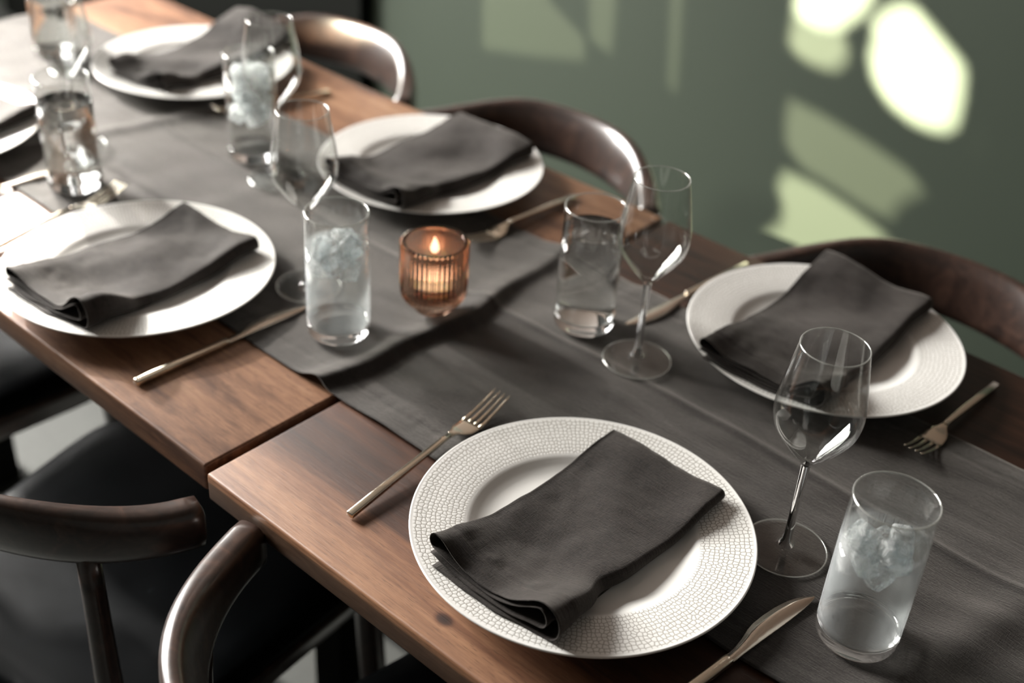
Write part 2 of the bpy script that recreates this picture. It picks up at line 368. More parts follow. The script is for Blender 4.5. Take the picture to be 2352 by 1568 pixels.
# added gobo screen, out of view: openings cut to shape the light patches; outlines in wall coordinates (x, z)
FULL, MIDL, LOW, DIM = 1.0, .34, .13, .055
PATCHES = [
    (FULL, [(-0.123, 0.804), (-0.106, 0.834), (-0.074, 0.853), (-0.030, 0.855), (0.007, 0.846), (0.047, 0.834), (0.056, 0.798), (0.070, 0.733), (0.073, 0.682), (0.056, 0.662), (0.023, 0.657), (-0.015, 0.660), (-0.062, 0.678), (-0.097, 0.708), (-0.115, 0.747), (-0.113, 0.779)]),
    (FULL, [(-0.281, 0.836), (-0.125, 0.876), (-0.129, 0.845), (-0.139, 0.817), (-0.162, 0.793), (-0.173, 0.778), (-0.201, 0.769), (-0.237, 0.768), (-0.275, 0.777)]),
    (MIDL, [(-0.277, 0.773), (-0.238, 0.765), (-0.200, 0.766), (-0.171, 0.775), (-0.154, 0.756), (-0.149, 0.730), (-0.167, 0.705), (-0.201, 0.701), (-0.241, 0.705), (-0.274, 0.720)]),
    (LOW, [(-0.027, 0.860), (-0.011, 0.883), (0.033, 0.882), (0.040, 0.855), (0.035, 0.834), (0.011, 0.849)]),
    (MIDL, [(-0.230, 0.483), (-0.152, 0.477), (-0.073, 0.459), (0.015, 0.431), (-0.057, 0.355), (-0.286, 0.256), (-0.253, 0.326), (-0.217, 0.375), (-0.219, 0.413), (-0.241, 0.443)]),
    (LOW, [(-0.251, 0.625), (-0.165, 0.615), (-0.071, 0.595), (0.013, 0.572), (0.052, 0.546), (0.026, 0.520), (0.009, 0.495), (0.005, 0.470), (-0.049, 0.472), (-0.137, 0.492), (-0.196, 0.502), (-0.241, 0.535), (-0.252, 0.586)]),
    (DIM, [(-0.547, 0.768), (-0.515, 0.777), (-0.501, 0.641), (-0.495, 0.562), (-0.523, 0.558), (-0.533, 0.650)]),
    (DIM, [(-0.747, 0.717), (-0.670, 0.737), (-0.665, 0.648), (-0.664, 0.591), (-0.692, 0.592), (-0.731, 0.604)]),
    (DIM, [(-1.040, 0.642), (-0.850, 0.691), (-0.844, 0.655), (-0.738, 0.600), (-0.733, 0.554), (-0.870, 0.522), (-1.031, 0.493)]),
    (DIM, [(0.085, 0.776), (0.099, 0.833), (0.108, 0.832), (0.106, 0.737)]),
    (DIM, [(0.110, 0.641), (0.106, 0.729), (0.115, 0.727), (0.122, 0.637)]),
]
def gobo(p):
    W = Vector((p[0], WY, p[1])); t = (XL - SUN.x) / (W.x - SUN.x); q = SUN.lerp(W, t); return (q.y, q.z)
cd = bpy.data.curves.new('gobo_screen', 'CURVE'); cd.dimensions = '2D'; cd.fill_mode = 'BOTH'; cd.extrude = .0015
def spl(pts):
    s = cd.splines.new('POLY'); s.points.add(len(pts) - 1); s.use_cyclic_u = True
    for a, (u, v) in zip(s.points, pts): a.co = (u, v, 0, 1)
spl([(TY0, TZ0), (TY1, TZ0), (TY1, TZ1), (TY0, TZ1)])
for lv, pts in PATCHES: spl([gobo(p) for p in pts])
wo = bpy.data.objects.new('gobo_screen', cd); COL.objects.link(wo); wo.location = (XL, 0, 0)
wo.rotation_euler = Matrix(((0, 0, 1), (1, 0, 0), (0, 1, 0))).to_euler()
cd.materials.append(M_BLACK); tag(wo, kind='structure')
tints = {}
for i, (lv, pts) in enumerate(PATCHES):
    if lv >= 1: continue
    if lv not in tints:
        m = N('gobo_filter_tint'); tr = m.n('ShaderNodeBsdfTransparent', inp={0: (lv, lv, lv * .95, 1)}); m.l(tr.outputs[0], m.out.inputs[0]); tints[lv] = m.m
    bm = bmesh.new(); vs = [bm.verts.new((XL, *gobo(p))) for p in pts]; bm.faces.new(vs)
    o = obj('gobo_filter', bm, tints[lv], smooth=False); tag(o, kind='structure')  # added filters over gobo openings, dimming single light patches

# ------------------------------------------------------------------ tables
TZ = .75
def table(name, x0, x1, y0, y1, z, mat, legs, label):
    t = empty(name, (0, 0, 0), 0, label, 'table')
    bm = bmesh.new(); box(bm, x0, x1, y0, y1, z - .031, z, .0028, 3)
    top = obj('tabletop', bm, mat, t)
    bm = bmesh.new()
    box(bm, x0 + .12, x1 - .12, y0 + .2, y0 + .224, z - .085, z - .031); box(bm, x0 + .12, x1 - .12, y1 - .224, y1 - .2, z - .085, z - .031)
    obj('underframe', bm, M_BLACK, t, smooth=False)
    for (lx, ly) in legs:
        bm = bmesh.new(); box(bm, lx - .03, lx + .03, ly - .03, ly + .03, 0, z - .031, .004)
        obj('leg', bm, M_BLACK, t, smooth=False)
    return t
table('dining_table', -1.16, 0, 0, .7235, TZ, M_TOPA, ((-1.0, .215), (-1.0, .51), (-.16, .51), (-.16, .30)), 'reddish walnut table top that starts left of the dark gap and carries the left plates')
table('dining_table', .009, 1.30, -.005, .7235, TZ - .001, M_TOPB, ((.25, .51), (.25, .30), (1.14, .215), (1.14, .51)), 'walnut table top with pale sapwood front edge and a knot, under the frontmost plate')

# ------------------------------------------------------------------ runner
def runner_z(x, y):
    z = .0022
    # ridge across the joint of the tables
    xr = -.022 + .018 * math.sin((y - .155) * 9) + .004 * math.sin(y * 40)
    d = x - xr; amp = .0105 * (1 - .45 * sstep(.33, .56, y))
    z += amp * (math.exp(-(d / .021) ** 2) if d < 0 else math.exp(-(d / .011) ** 2))
    # crossing creases at the far left and a lesser one
    for (xc, sl, a, w) in ((-.665, .22, .005, .016), (-.86, -.1, .003, .02), (-.40, .15, .0018, .02), (.20, -.35, .0016, .02), (.62, .25, .005, .022), (.74, -.15, .004, .02)):
        d = x - xc - sl * (y - .35); z += a * math.exp(-(d / w) ** 2)
    # long pressed crease down the middle, and one towards the right end
    d = y - (.395 + .006 * math.sin(x * 7)); z += .0019 * math.exp(-(d / .0045) ** 2) * sstep(-1.2, -.2, x)
    # hems
    for yh in (.182, .531):
        d = y - yh - .0012 * math.sin(x * 70); z -= .0007 * math.exp(-(d / .0018) ** 2)
        z += .0007 * math.exp(-((y - yh) / .010) ** 2) * noise.noise(Vector((x * 110, yh * 20, 0)))
    z += .0028 * (noise.noise(Vector((x * 5, y * 7, 3.3))) * .5 + .25) + .0016 * noise.noise(Vector((x * 20, y * 26, 1))) + .0011 * abs(noise.noise(Vector((x * 9 + y * 14, y * 30 - x * 6, 4))))
    # mild puckers near the far edge
    z += .0022 * sstep(.50, .555, y) * max(0, noise.noise(Vector((x * 26, 2.2, 5)))) + .0022 * (1 - sstep(.155, .2, y)) * max(0, noise.noise(Vector((x * 20, 7.2, 5))))
    return max(z, .0008)
bm = bmesh.new(); uvl = bm.loops.layers.uv.new('UVMap')
RX0, RX1 = -1.158, 1.0
nx, ny = 820, 130
grid = []
for i in range(nx + 1):
    x = RX0 + (RX1 - RX0) * i / nx
    row = []
    for j in range(ny + 1):
        v = j / ny; ya = .155 + .003 * noise.noise(Vector((x * 6, 0, 0))) ; yb = .556 + .006 * noise.noise(Vector((x * 5, 9, 0)))
        y = ya + (yb - ya) * v
        row.append(bm.verts.new((x, y, TZ + runner_z(x, y))))
    grid.append(row)
for i in range(nx):
    for j in range(ny):
        f = bm.faces.new((grid[i][j], grid[i + 1][j], grid[i + 1][j + 1], grid[i][j + 1]))
        for lp in f.loops: lp[uvl].uv = (lp.vert.co.x, lp.vert.co.y)
r = obj('table_runner', bm, M_RUNNER)
so = r.modifiers.new('thick', 'SOLIDIFY'); so.thickness = .0009; so.offset = 1
tag(r, 'long dark grey linen runner with creases lying down the middle of both tables', 'table runner')
def cloth_top(x, y):
    return TZ + (runner_z(x, y) + .0009 if .155 < y < .556 and x < 1.0 else 0)
def seat_z(x, y, r, n=12):
    return max(cloth_top(x + r * math.cos(2 * PI * i / n), y + r * math.sin(2 * PI * i / n)) for i in range(n))

# ------------------------------------------------------------------ plates
PLZ = .0
plate_prof = [(0, .0088), (.04, .0088), (.070, .0090), (.082, .0098), (.090, .0120), (.0955, .0146), (.0995, .0166), (.104, .0177), (.120, .0200), (.135, .0218), (.1465, .0234), (.1490, .0238), (.15, .0230), (.1493, .0220), (.143, .0200), (.120, .0165), (.100, .0135), (.090, .0070), (.078, .0030), (.068, .0016), (.066, 0), (.062, 0), (.060, .0020), (.03, .0022), (0, .0022)]
def plate_z(r):
    for (a, za), (b, zb) in zip(plate_prof, plate_prof[1:]):
        if a <= r <= b: return za + (zb - za) * (r - a) / max(b - a, 1e-9)
    return .0238
bm = bmesh.new(); lathe(bm, smooth_prof(plate_prof, 4), 160)
plate0 = obj('dinner_plate', bm, M_CERAMIC)
plates = [  # x, y, rotation, label
    (.3126, .1663, .3, 'white plate with a honeycomb rim, frontmost and largest, beside the steel fork on bare walnut'),
    (-.3093, .1427, 1.1, 'white honeycomb-rim plate at the table edge above the black seat, left of a knife'),
    (-.7689, .5508, 2.0, 'white plate at the far upper end of the table, behind the iced tumbler'),
    (-.2802, .5761, 2.9, 'white plate in front of the middle curved chair back, beyond the amber candle glass'),
    (.3062, .5941, 3.7, 'white plate in front of the rightmost curved chair back, behind a wine glass'),
    (-.8085, .1453, 4.6, 'white plate cut off by the left side of the picture')]
PL = []
for i, (x, y, rz, lab) in enumerate(plates):
    o = plate0 if i == 0 else plate0.copy()
    if i: COL.objects.link(o)
    zz = TZ + .0032
    o.location = (x, y, zz); o.rotation_euler = (0, 0, rz); tag(o, lab, 'plate', 'dinner plates'); PL.append((x, y, zz))

# ------------------------------------------------------------------ folded napkins
def napkin(pc, cx, cy, ang, L, W, seed, label, open_=1.0, twist=0.0, fold=0.0, tip=0.0):
    """two-fold linen napkin: concentric folds along +u side, loop and free hems at -u, open end at v=0"""
    rnd = random.Random(seed); ph = [rnd.uniform(0, 6.28) for _ in range(8)]
    path = []   # (u, layer parameter lists)
    nL = 26
    def lay(a, b, k, n=nL): return [(a + (b - a) * i / (n - 1), k) for i in range(n)]
    segs = []
    wi = W - .0075
    segs += [('L', u, 1) for u, _ in lay(.006, W, 1)]
    segs += [('B', W, (1, 4), t) for t in [i / 9 for i in range(1, 9)]]
    segs += [('L', u, 4) for u, _ in lay(W, 0, 4)]
    segs += [('F', 0, (4, 3), t) for t in [i / 7 for i in range(1, 7)]]
    segs += [('L', u, 3) for u, _ in lay(0, wi, 3)]
    segs += [('B', wi, (3, 2), t) for t in [i / 7 for i in range(1, 7)]]
    segs += [('L', u, 2) for u, _ in lay(wi, -.001, 2)]
    nv = 84
    ca, sa = math.cos(ang), math.sin(ang)
    def place(u, v):
        a, b = u - W / 2, v - L / 2
        a += twist * (b / L) * .02
        return cx + a * ca - b * sa, cy + a * sa + b * ca
    def heights(u, v):
        uu = min(max(u, 0), W); x, y = place(uu, v)
        rr = math.hypot(x - pc[0], y - pc[1])
        drape = .0112 + .0115 * sstep(.070, .112, rr)
        base = max(drape, plate_z(min(rr, .149)) + .0012)
        topbase = .42 * base + .58 * (.0218 - .0055 * math.sin(PI * min(max(v / L, 0), 1)) ** 2)
        e = math.exp(-max(v, 0) / .045) * open_; e2 = math.exp(-max(v, 0) / .11)
        lf = math.exp(-(uu / .020) ** 2); rt = math.exp(-((W - uu) / .024) ** 2)
        g12 = .0021 + e * (.0040 * lf + .0030 * rt) + .0016 * rt
        g23 = .0018 + e * (.0010 + .0110 * rt) + .0030 * rt * e2
        g34 = .0017 + e * (.0070 * lf + .0008 + .0030 * rt) + .0010 * rt
        h1 = base; h2 = h1 + g12; h3 = h2 + g23; h4 = h3 + g34
        lift = max(0, topbase - base) * (1 - .35 * rt)
        wv = .0022 * e * math.sin(uu / W * 9 + ph[0]) + .0016 * math.sin(uu * 60 + v * 30 + ph[1]) * (1 - e)
        nz = .0016 * noise.noise(Vector((uu * 28 + seed, v * 24, 0))) + .0006 * noise.noise(Vector((uu * 80, v * 80, seed)))
        pk = .0022 * math.exp(-((v - .030) / .013) ** 2) * noise.noise(Vector((uu * 120, v * 50, seed + 9))) - .0007 * math.exp(-((v - .023) / .0012) ** 2)
        fd = fold * (.5 + .5 * math.sin(v * 34 - uu * 30 + ph[5])) * sstep(0, .03, v) + fold * .8 * max(0, noise.noise(Vector((uu * 16 + seed * 3, v * 11, 1.7))))
        fd += tip * sstep(.62, 1, v / L) ** 1.5 * (1 - .55 * uu / W)
        h2 += fd * .35; h3 += fd * .7; h4 += fd
        h2 += lift * .3; h3 += lift * .65 + wv * .6; h4 += lift + max(wv, -.0012) + nz + pk
        # crosswise dip where the cloth falls from the rim into the well
        dip = math.exp(-((v - L * .31) / (L * .11)) ** 2) * .0032 * (.4 + .6 * uu / W)
        h4 -= dip
        h3 = min(h3, h4 - .0013); h2 = min(h2, h3 - .0013)
        h1 = min(h1, h2 - .0012) if h2 - .0012 > base else base
        h2 = max(h2, h1 + .0011); h3 = max(h3, h2 + .0011); h4 = max(h4, h3 + .0011)
        return (0, h1, h2, h3, h4)
    voff = {1: -.009, 2: -.005, 3: -.002, 4: 0}; uoff = {1: 0, 2: .002, 3: .001, 4: 0}
    bm = bmesh.new(); uvl = bm.loops.layers.uv.new('UVMap'); grid = []; s = 0; plen = []
    prev = None
    for j in range(nv + 1):
        vv0 = L * (j / nv) ** 1.15; row = []
        for k, sg in enumerate(segs):
            if sg[0] == 'L':
                u, ly = sg[1], sg[2]
                side = sstep(.55, 1, u / W); vo = voff[ly] * (1 - side)
                if ly in (1, 2): vo += .0
                vv = vv0 + vo * (1 - vv0 / L) + .0016 * noise.noise(Vector((u * 40, ly * 3.1, seed))) * (1 - vv0 / L)
                h = heights(u, vv); z = h[ly]
                if ly == 4: z -= .0006 * (1 - sstep(0, .006, u))
            else:
                (a, b), t = sg[2], sg[3]; u0 = sg[1]
                vv = vv0; h = heights(u0, vv); th = PI * t
                ha, hb = h[a], h[b]; rad = abs(hb - ha) / 2
                z = (ha + hb) / 2 - math.cos(th) * (hb - ha) / 2
                bul = math.sin(th) * (rad * .75 + .0006)
                u = u0 + (bul if sg[0] == 'B' else -bul)
                if sg[0] == 'F': vv = vv0 + (voff[4] * (1 - t) + voff[3] * t) * (1 - vv0 / L)
                ly = a
            pin = .0085 * math.exp(-((vv - L * .33) / .018) ** 2) * sstep(.55, 1, u / W) * (1 if ly in (3, 4) or sg[0] == 'B' else .2)
            z -= .35 * pin
            wig = -pin + .0022 * math.sin(vv / L * 7 + ph[3]) * sstep(.6, 1, u / W) + .0014 * math.sin(vv / L * 9 + ph[4]) * (1 - sstep(0, .4, u / W))
            x, y = place(u + wig, vv)
            row.append(bm.verts.new((x, y, pc[2] + z)))
        grid.append(row)
    m0 = grid[len(grid) // 2]; acc = [0]
    for a, b in zip(m0, m0[1:]): acc.append(acc[-1] + (a.co - b.co).length)
    for j in range(nv):
        for k in range(len(segs) - 1):
            f = bm.faces.new((grid[j][k], grid[j][k + 1], grid[j + 1][k + 1], grid[j + 1][k]))
            for lp, (jj, kk) in zip(f.loops, ((j, k), (j, k + 1), (j + 1, k + 1), (j + 1, k))):
                lp[uvl].uv = (acc[kk] + seed, L * (jj / nv) ** 1.15)
    o = obj('folded_napkin', bm, M_NAPKIN)
    so = o.modifiers.new('thick', 'SOLIDIFY'); so.thickness = .0009; so.offset = 0
    return tag(o, label, 'napkin', 'charcoal napkins folded on plates')
napkin(PL[0], .3135, .1640, math.radians(-1.5), .238, .120, 1, 'dark charcoal linen napkin on the frontmost plate, its fold loops open towards the table edge', 1.35, -.1, .0015)
napkin(PL[1], -.3065, .1380, math.radians(3), .232, .124, 2, 'napkin lit pale grey, on the plate at the table edge beside the knife', 1.2, 0, .006, .004)
napkin(PL[2], -.7690, .5700, math.radians(6), .262, .108, 3, 'blurred dark napkin on the plate at the far upper end of the table', .9, 0, .010, .022)
napkin(PL[3], -.2750, .5690, math.radians(-1), .244, .130, 4, 'charcoal napkin on the plate between the candle glass and the middle chair back', 1.0, 0, .007, .010)
napkin(PL[4], .2990, .5930, math.radians(1), .262, .130, 5, 'charcoal napkin on the plate before the rightmost chair back, seen partly through a wine glass', 1.0, 0, .005, .012)
napkin(PL[5], -.7700, .1400, math.radians(14), .232, .122, 6, 'napkin on the plate cut off by the left side of the picture', 1.0, 0, .006, .004)

# ------------------------------------------------------------------ wine glasses
def ring_part(name, prof, mat, parent, n=80):
    bm = bmesh.new(); lathe(bm, prof, n)
    return obj(name, bm, mat, parent)
bowl_out = smooth_prof([(.0042, .0955), (.0055, .0985), (.0100, .1030), (.0180, .1120), (.0270, .1240), (.0338, .1355), (.0366, .1480), (.0362, .1600), (.0340, .1760), (.0305, .1970), (.0277, .2138)], 5)
bowl_in = smooth_prof([(.0271, .2138), (.0297, .1970), (.0331, .1760), (.0353, .1600), (.0357, .1485), (.0329, .1370), (.0262, .1262), (.0172, .1150), (.0090, .1065), (.0040, .1032), (0, .1025)], 5)
wg = empty('wine_glass', (0, 0, 0))
ring_part('bowl', bowl_out + [(.0276, .2142), (.0272, .2142)] + bowl_in, M_THIN, wg)
def torus(R, z, r, n=96, k=8): return [(R + r * math.cos(2 * PI * i / k), z + r * math.sin(2 * PI * i / k)) for i in range(k)]
def rim_ring(name, R, z, r, parent):
    bm = bmesh.new(); lathe(bm, torus(R, z, r), 96, closed=True); return obj(name, bm, M_RIM, parent)
rim_ring('rim', .0274, .2141, .00055, wg); rim_ring('foot_edge', .0364, .0011, .0007, wg)
ring_part('stem', smooth_prof([(.0068, .0058), (.0052, .0095), (.0043, .0150), (.0037, .0300), (.0036, .0600), (.0038, .0850), (.0042, .0955)], 4), M_GLASS, wg, 40)
ring_part('foot', [(0, .0012), (.020, .0010), (.0352, 0), (.0364, .0004), (.0367, .0012), (.0362, .0019)] + smooth_prof([(.0340, .0023), (.0220, .0030), (.0120, .0040), (.0085, .0049), (.0068, .0058)], 4), M_THIN, wg)
wgs = [(.4450, .2885, 'empty wine glass between the frontmost plate and the iced tumbler'),
       (.1783, .4262, 'empty wine glass standing right of the clear water tumbler, before the green wall'),
       (-.1706, .2696, 'empty wine glass half hidden behind the iced tumbler that stands left of the candle'),
       (-.4018, .4128, 'empty wine glass overlapping the iced tumbler and plate at the back'),
       (-.6450, .2720, 'wine glass rising behind the water tumbler at the upper left'),
       (-.8900, .4200, 'farthest wine glass, at the upper left corner behind another wine glass')]
for i, (x, y, lab) in enumerate(wgs):
    o = wg if i == 0 else copy_tree(wg)
    o.location = (x, y, seat_z(x, y, .034) + .0003); o.rotation_euler = (0, 0, i * 1.1); tag(o, lab, 'wine glass', 'empty wine glasses')

# ------------------------------------------------------------------ tumblers, water, ice
t_wall = smooth_prof([(.0337, .0160), (.0336, .0800), (.0329, .1446)], 8) + [(.0326, .1451), (.0322, .1451)] + smooth_prof([(.0319, .1446), (.0323, .0800), (.0322, .0262), (.0325, .0160)], 5) + [(.0337, .0160)]
t_base = smooth_prof([(0, .0008), (.018, .0006), (.0275, .0004), (.0318, .0026), (.0334, .0075), (.0337, .0158)], 5) + [(.0326, .0159)] + smooth_prof([(.0318, .0155), (.0300, .0140), (.0260, .0133), (.014, .0130), (0, .0128)], 4)
def tumbler(x, y, level, frost, label, ices, seed, wob=0):
    z0 = seat_z(x, y, .031) + .0003
    t = empty('water_tumbler', (x, y, z0), seed * .7, label, 'water glass', 'water tumblers')
    bm = bmesh.new(); lathe(bm, t_wall, 80)
    obj('glass_wall', bm, M_FROST if frost else M_THIN, t)
    bm = bmesh.new(); lathe(bm, t_base, 80)
    obj('glass_base', bm, M_GLASS, t)
    rim_ring('rim', .0324, .1450, .0007, t)
    # water reaches just into the wall of the glass
    pr = [(0, .01300), (.014, .0132), (.0260, .0135), (.0300, .0142), (.0316, .0158), (.0322, .0175), (.03245, .080), (.03235, level + .0012), (.0316, level + .0002), (.030, level), (.020, level), (.01, level), (0, level)]
    bm = bmesh.new(); lathe(bm, pr, 80)
    obj('water', bm, M_WATER_ICED if ices else M_WATER, t)
    rnd = random.Random(seed)
    for k in range(ices):
        bm = bmesh.new(); s = rnd.uniform(.0095, .0135)
        box(bm, -s, s, -s * .9, s * .9, -s * .8, s * .8, s * .28, 3)
        bmesh.ops.subdivide_edges(bm, edges=bm.edges, cuts=1, use_grid_fill=True)
        for v in bm.verts:
            d = v.co.normalized(); v.co += d * s * .15 * noise.noise(v.co * 90 + Vector((k * 3, seed, 0)))
        a = k * 2.399 + seed; lay = k % 4 if ices > 5 else k % 3
        rad = rnd.uniform(.012, .0165); zz = level - .004 - (.0135 if ices > 12 else .0105) * (k // 3) * 1.0 + rnd.uniform(-.002, .003)
        o = obj('ice_cube', bm, M_ICE_CLEAR if frost else M_ICE)
        o.location = (x + rad * math.cos(a), y + rad * math.sin(a), z0 + zz)
        o.rotation_euler = (rnd.uniform(0, 3), rnd.uniform(0, 3), rnd.uniform(0, 3))
        tag(o, ('clear' if frost else 'clouded white') + ' ice cube floating in the ' + wob, 'ice cube', 'ice cubes in the ' + wob)
    return t
tumbler(.5396, .2417, .103, True, 'iced water tumbler beaded with condensation at the lower right, beside the knife tip', 9, 1, 'misted tumbler at the lower right')
tumbler(-.0786, .2338, .106, True, 'misted tumbler of iced water standing left of the candle glass', 8, 2, 'tumbler left of the candle glass')
tumbler(.0928, .4417, .118, False, 'clear tumbler of still water without ice, right of the candle glass', 0, 3, '')
tumbler(-.4777, .4356, .122, False, 'tumbler packed with ice in front of the far upper plate', 16, 4, 'tumbler in front of the far upper plate')
tumbler(-.5568, .2147, .113, False, 'sparkling thick-based tumbler of still water at the upper left', 0, 5, '')
tumbler(-.9700, .4370, .110, False, 'tumbler mostly hidden behind the farthest wine glass at the top left corner', 0, 6, '')

# ------------------------------------------------------------------ candle in ribbed amber glass
cx, cy = -.036, .334; cz = seat_z(cx, cy, .02) + .0003
ch = empty('candle_holder', (cx, cy, cz), 0, 'ribbed amber glass candle holder standing on the runner in the middle of the table', 'candle holder')
NR = 42
rib = (.0013, lambda r, z: 1.0 if z > .02 and r > .0345 else (.6 if .006 < z <= .02 and r > .022 else 0), NR)
bm = bmesh.new()
outp = smooth_prof([(0, .0), (.015, .0), (.0205, .0015), (.0225, .006), (.0275, .0110), (.0330, .0165), (.0352, .0230), (.0360, .0320), (.0363, .060), (.0365, .0815)], 4)
innp = smooth_prof([(.0330, .0845), (.0318, .0800), (.0316, .0400), (.0310, .0280), (.0270, .0210), (.0180, .0180), (0, .0175)], 4)
lathe(bm, outp + [(.0362, .0840), (.0350, .0852), (.0338, .0852)] + innp, NR * 8, ribs=rib)
obj('ribbed_cup', bm, M_AMBER, ch)
tl = empty('tealight', (cx, cy, cz + .0185), 0, 'lit white tealight burning inside the ribbed amber glass', 'candle')
m = N('tealight_cup'); m.set(Base_Color=(.8, .8, .8), Metallic=1.0, Roughness=.25); bm = bmesh.new()
lathe(bm, [(0, .0), (.0185, .0), (.0188, .0005), (.019, .0145), (.0186, .0145), (.0184, .001), (0, .001)], 48); obj('cup', bm, m.m, tl)
m = N('candle_wax'); m.set(Base_Color=(.85, .78, .68), Roughness=.35, Subsurface_Weight=.3); bm = bmesh.new()
lathe(bm, smooth_prof([(0, .0011), (.018, .0011), (.0182, .0118), (.015, .0112), (.006, .0106), (0, .0108)], 2), 48); obj('wax', bm, m.m, tl)
m = N('wick_black'); m.set(Base_Color=(.01, .01, .01), Roughness=.9); bm = bmesh.new()
lathe(bm, [(0, .0100), (.0008, .0100), (.0006, .0165), (0, .017)], 12); obj('wick', bm, m.m, tl)
m = N('flame'); em = m.n('ShaderNodeEmission', inp={0: (1, .66, .45, 1), 1: 70.0}); m.l(em.outputs[0], m.out.inputs[0]); bm = bmesh.new()
lathe(bm, smooth_prof([(0, .0155), (.0034, .018), (.0046, .022), (.0037, .028), (.0015, .034), (0, .038)], 4), 24); obj('flame', bm, m.m, tl)

# ------------------------------------------------------------------ cutlery
def ribbon(bm, secs):
    """secs: (y, z, halfwidth, halfthick, xoff) rounded-rectangle stations along y"""
    rings = []
    for (y, z, w, t, xo) in secs:
        e = 5 if t > .0012 else 2.4
        rings.append([bm.verts.new((xo + a, y, z + b)) for a, b in superell(w, t, e, 20)])
    for A, B in zip(rings, rings[1:]):
        for i in range(20): bm.faces.new((A[i], A[(i + 1) % 20], B[(i + 1) % 20], B[i]))
    bm.faces.new(rings[0]); bm.faces.new(rings[-1])
fk = empty('dinner_fork', (0, 0, 0))
bm = bmesh.new()
ribbon(bm, [(0, .0030, .0034, .0022, 0), (.0008, .0030, .0040, .0027, 0), (.05, .0055, .0038, .0026, 0), (.10, .0080, .0034, .0023, 0), (.128, .0092, .0029, .0020, 0), (.140, .0092, .0026, .0017, 0)])
obj('handle', bm, M_STEEL, fk)
bm = bmesh.new()
hs = [(.138, .0092, .0026, .0016), (.146, .0082, .0040, .0013), (.153, .0058, .0090, .0011), (.160, .0038, .0112, .0010), (.170, .0026, .0117, .00095), (.1745, .0025, .0117, .0009)]
ribbon(bm, [(a, b, c, d, 0) for a, b, c, d in hs])
obj('neck', bm, M_STEEL, fk)
def fz(y): return .0025 + .0105 * ((y - .172) / .050) ** 1.6 if y > .172 else .0025
for k in range(4):
    x0 = (-.0098, -.0033, .0033, .0098)[k]; bm = bmesh.new()
    ribbon(bm, [(.1725 + i * .0063, fz(.1725 + i * .0063), .0019 - .0009 * i / 8 - (.0004 if i == 8 else 0), .0009 - .0003 * i / 8, x0 * (1 - .08 * i / 8)) for i in range(9)])
    obj('tine', bm, M_STEEL, fk)
kn = empty('dinner_knife', (0, 0, 0))
bm = bmesh.new()
ribbon(bm, [(0, .0036, .0040, .0030, 0), (.001, .0036, .0048, .0035, 0), (.06, .0036, .0046, .0034, 0), (.112, .0034, .0044, .0031, 0), (.1165, .0033, .0044, .0030, 0), (.1172, .0032, .0040, .0027, 0)])
obj('handle', bm, M_STEEL, kn)
bm = bmesh.new(); rings = []
bl = [(.1168, -.0042, .0042), (.1185, -.0044, .0044), (.130, -.0052, .0044), (.142, -.0075, .0045), (.152, -.0105, .0047), (.162, -.0122, .0050), (.175, -.0125, .0054), (.190, -.0117, .0056), (.203, -.0096, .0055), (.213, -.0066, .0050), (.220, -.0030, .0042), (.2245, .0004, .0032), (.2262, .0018, .0024)]
for (y, xl, xr) in bl:
    w = xr - xl; rings.append([bm.verts.new(p) for p in ((xl, y, .0030), (xl + w * .35, y, .0035), (xr - .0006, y, .0039), (xr, y, .0032), (xr - .0006, y, .0024), (xl + w * .35, y, .0023))])
for A, B in zip(rings, rings[1:]):
    for i in range(6): bm.faces.new((A[i], A[(i + 1) % 6], B[(i + 1) % 6], B[i]))
bm.faces.new(rings[0]); bm.faces.new(rings[-1])
o = obj('blade', bm, M_STEELD, kn)
def aim(p0, p1): return math.atan2(p1[1] - p0[1], p1[0] - p0[0]) - PI / 2
def rest_tilt(p0, p1, under):
    """smallest tilt that keeps the underside clear of the wood and the runner along the whole length"""
    L = math.dist(p0, p1); best = -.004
    for i in range(12, 61):
        t = i / 60
        top = max(cloth_top(p0[0] + (p1[0] - p0[0]) * t + dx, p0[1] + (p1[1] - p0[1]) * t) for dx in ((-.009, 0, .009) if t > .7 else (0,))) - TZ
        best = max(best, (top + .0003 - .0006 - under(t)) / (t * L))
    return math.atan(best)
def u_fork(t): return .0015 if .70 < t < .80 else (.0030 if t <= .70 else .0015 + .010 * ((t - .78) / .22) ** 1.6 if t > .78 else .0015)
def put(proto, first, p0, p1, L0, under, lab, cat, group):
    o = proto if first else copy_tree(proto)
    o.location = (p0[0], p0[1], TZ + .0006); o.scale = (1, math.dist(p0, p1) / L0, 1)
    o.rotation_mode = 'XYZ'; o.rotation_euler = (rest_tilt(p0, p1, under), 0, aim(p0, p1)); return tag(o, lab, cat, group)
def lay_fork(first, p0, p1, lab): return put(fk, first, p0, p1, .222, u_fork, lab, 'fork', 'steel dinner forks')
def lay_knife(first, p0, p1, lab): return put(kn, first, p0, p1, .226, lambda t: .0017 if t > .5 else .0005, lab, 'knife', 'steel dinner knives')
lay_fork(True, (.146, .047), (.1285, .2665), 'steel fork on bare walnut touching the frontmost plate')
lay_fork(False, (-.474, .030), (-.507, .252), 'bright fork whose tines show between the thick-based tumbler and the plate at the table edge')
lay_fork(False, (-.1115, .676), (-.112, .468), 'fork between the middle napkin plate and the clear water tumbler')
lay_fork(False, (.473, .678), (.466, .488), 'fork lying right of the plate before the rightmost chair, tines on the runner')
lay_fork(False, (-.585, .662), (-.610, .470), 'dark fork by the far upper plate, behind the iced tumbler')
lay_knife(True, (.467, .030), (.4925, .2545), 'knife with broad blade between the frontmost plate and the misted tumbler at the lower right')
lay_knife(False, (-.147, .026), (-.141, .240), 'knife with square handle lying right of the pale grey napkin plate')
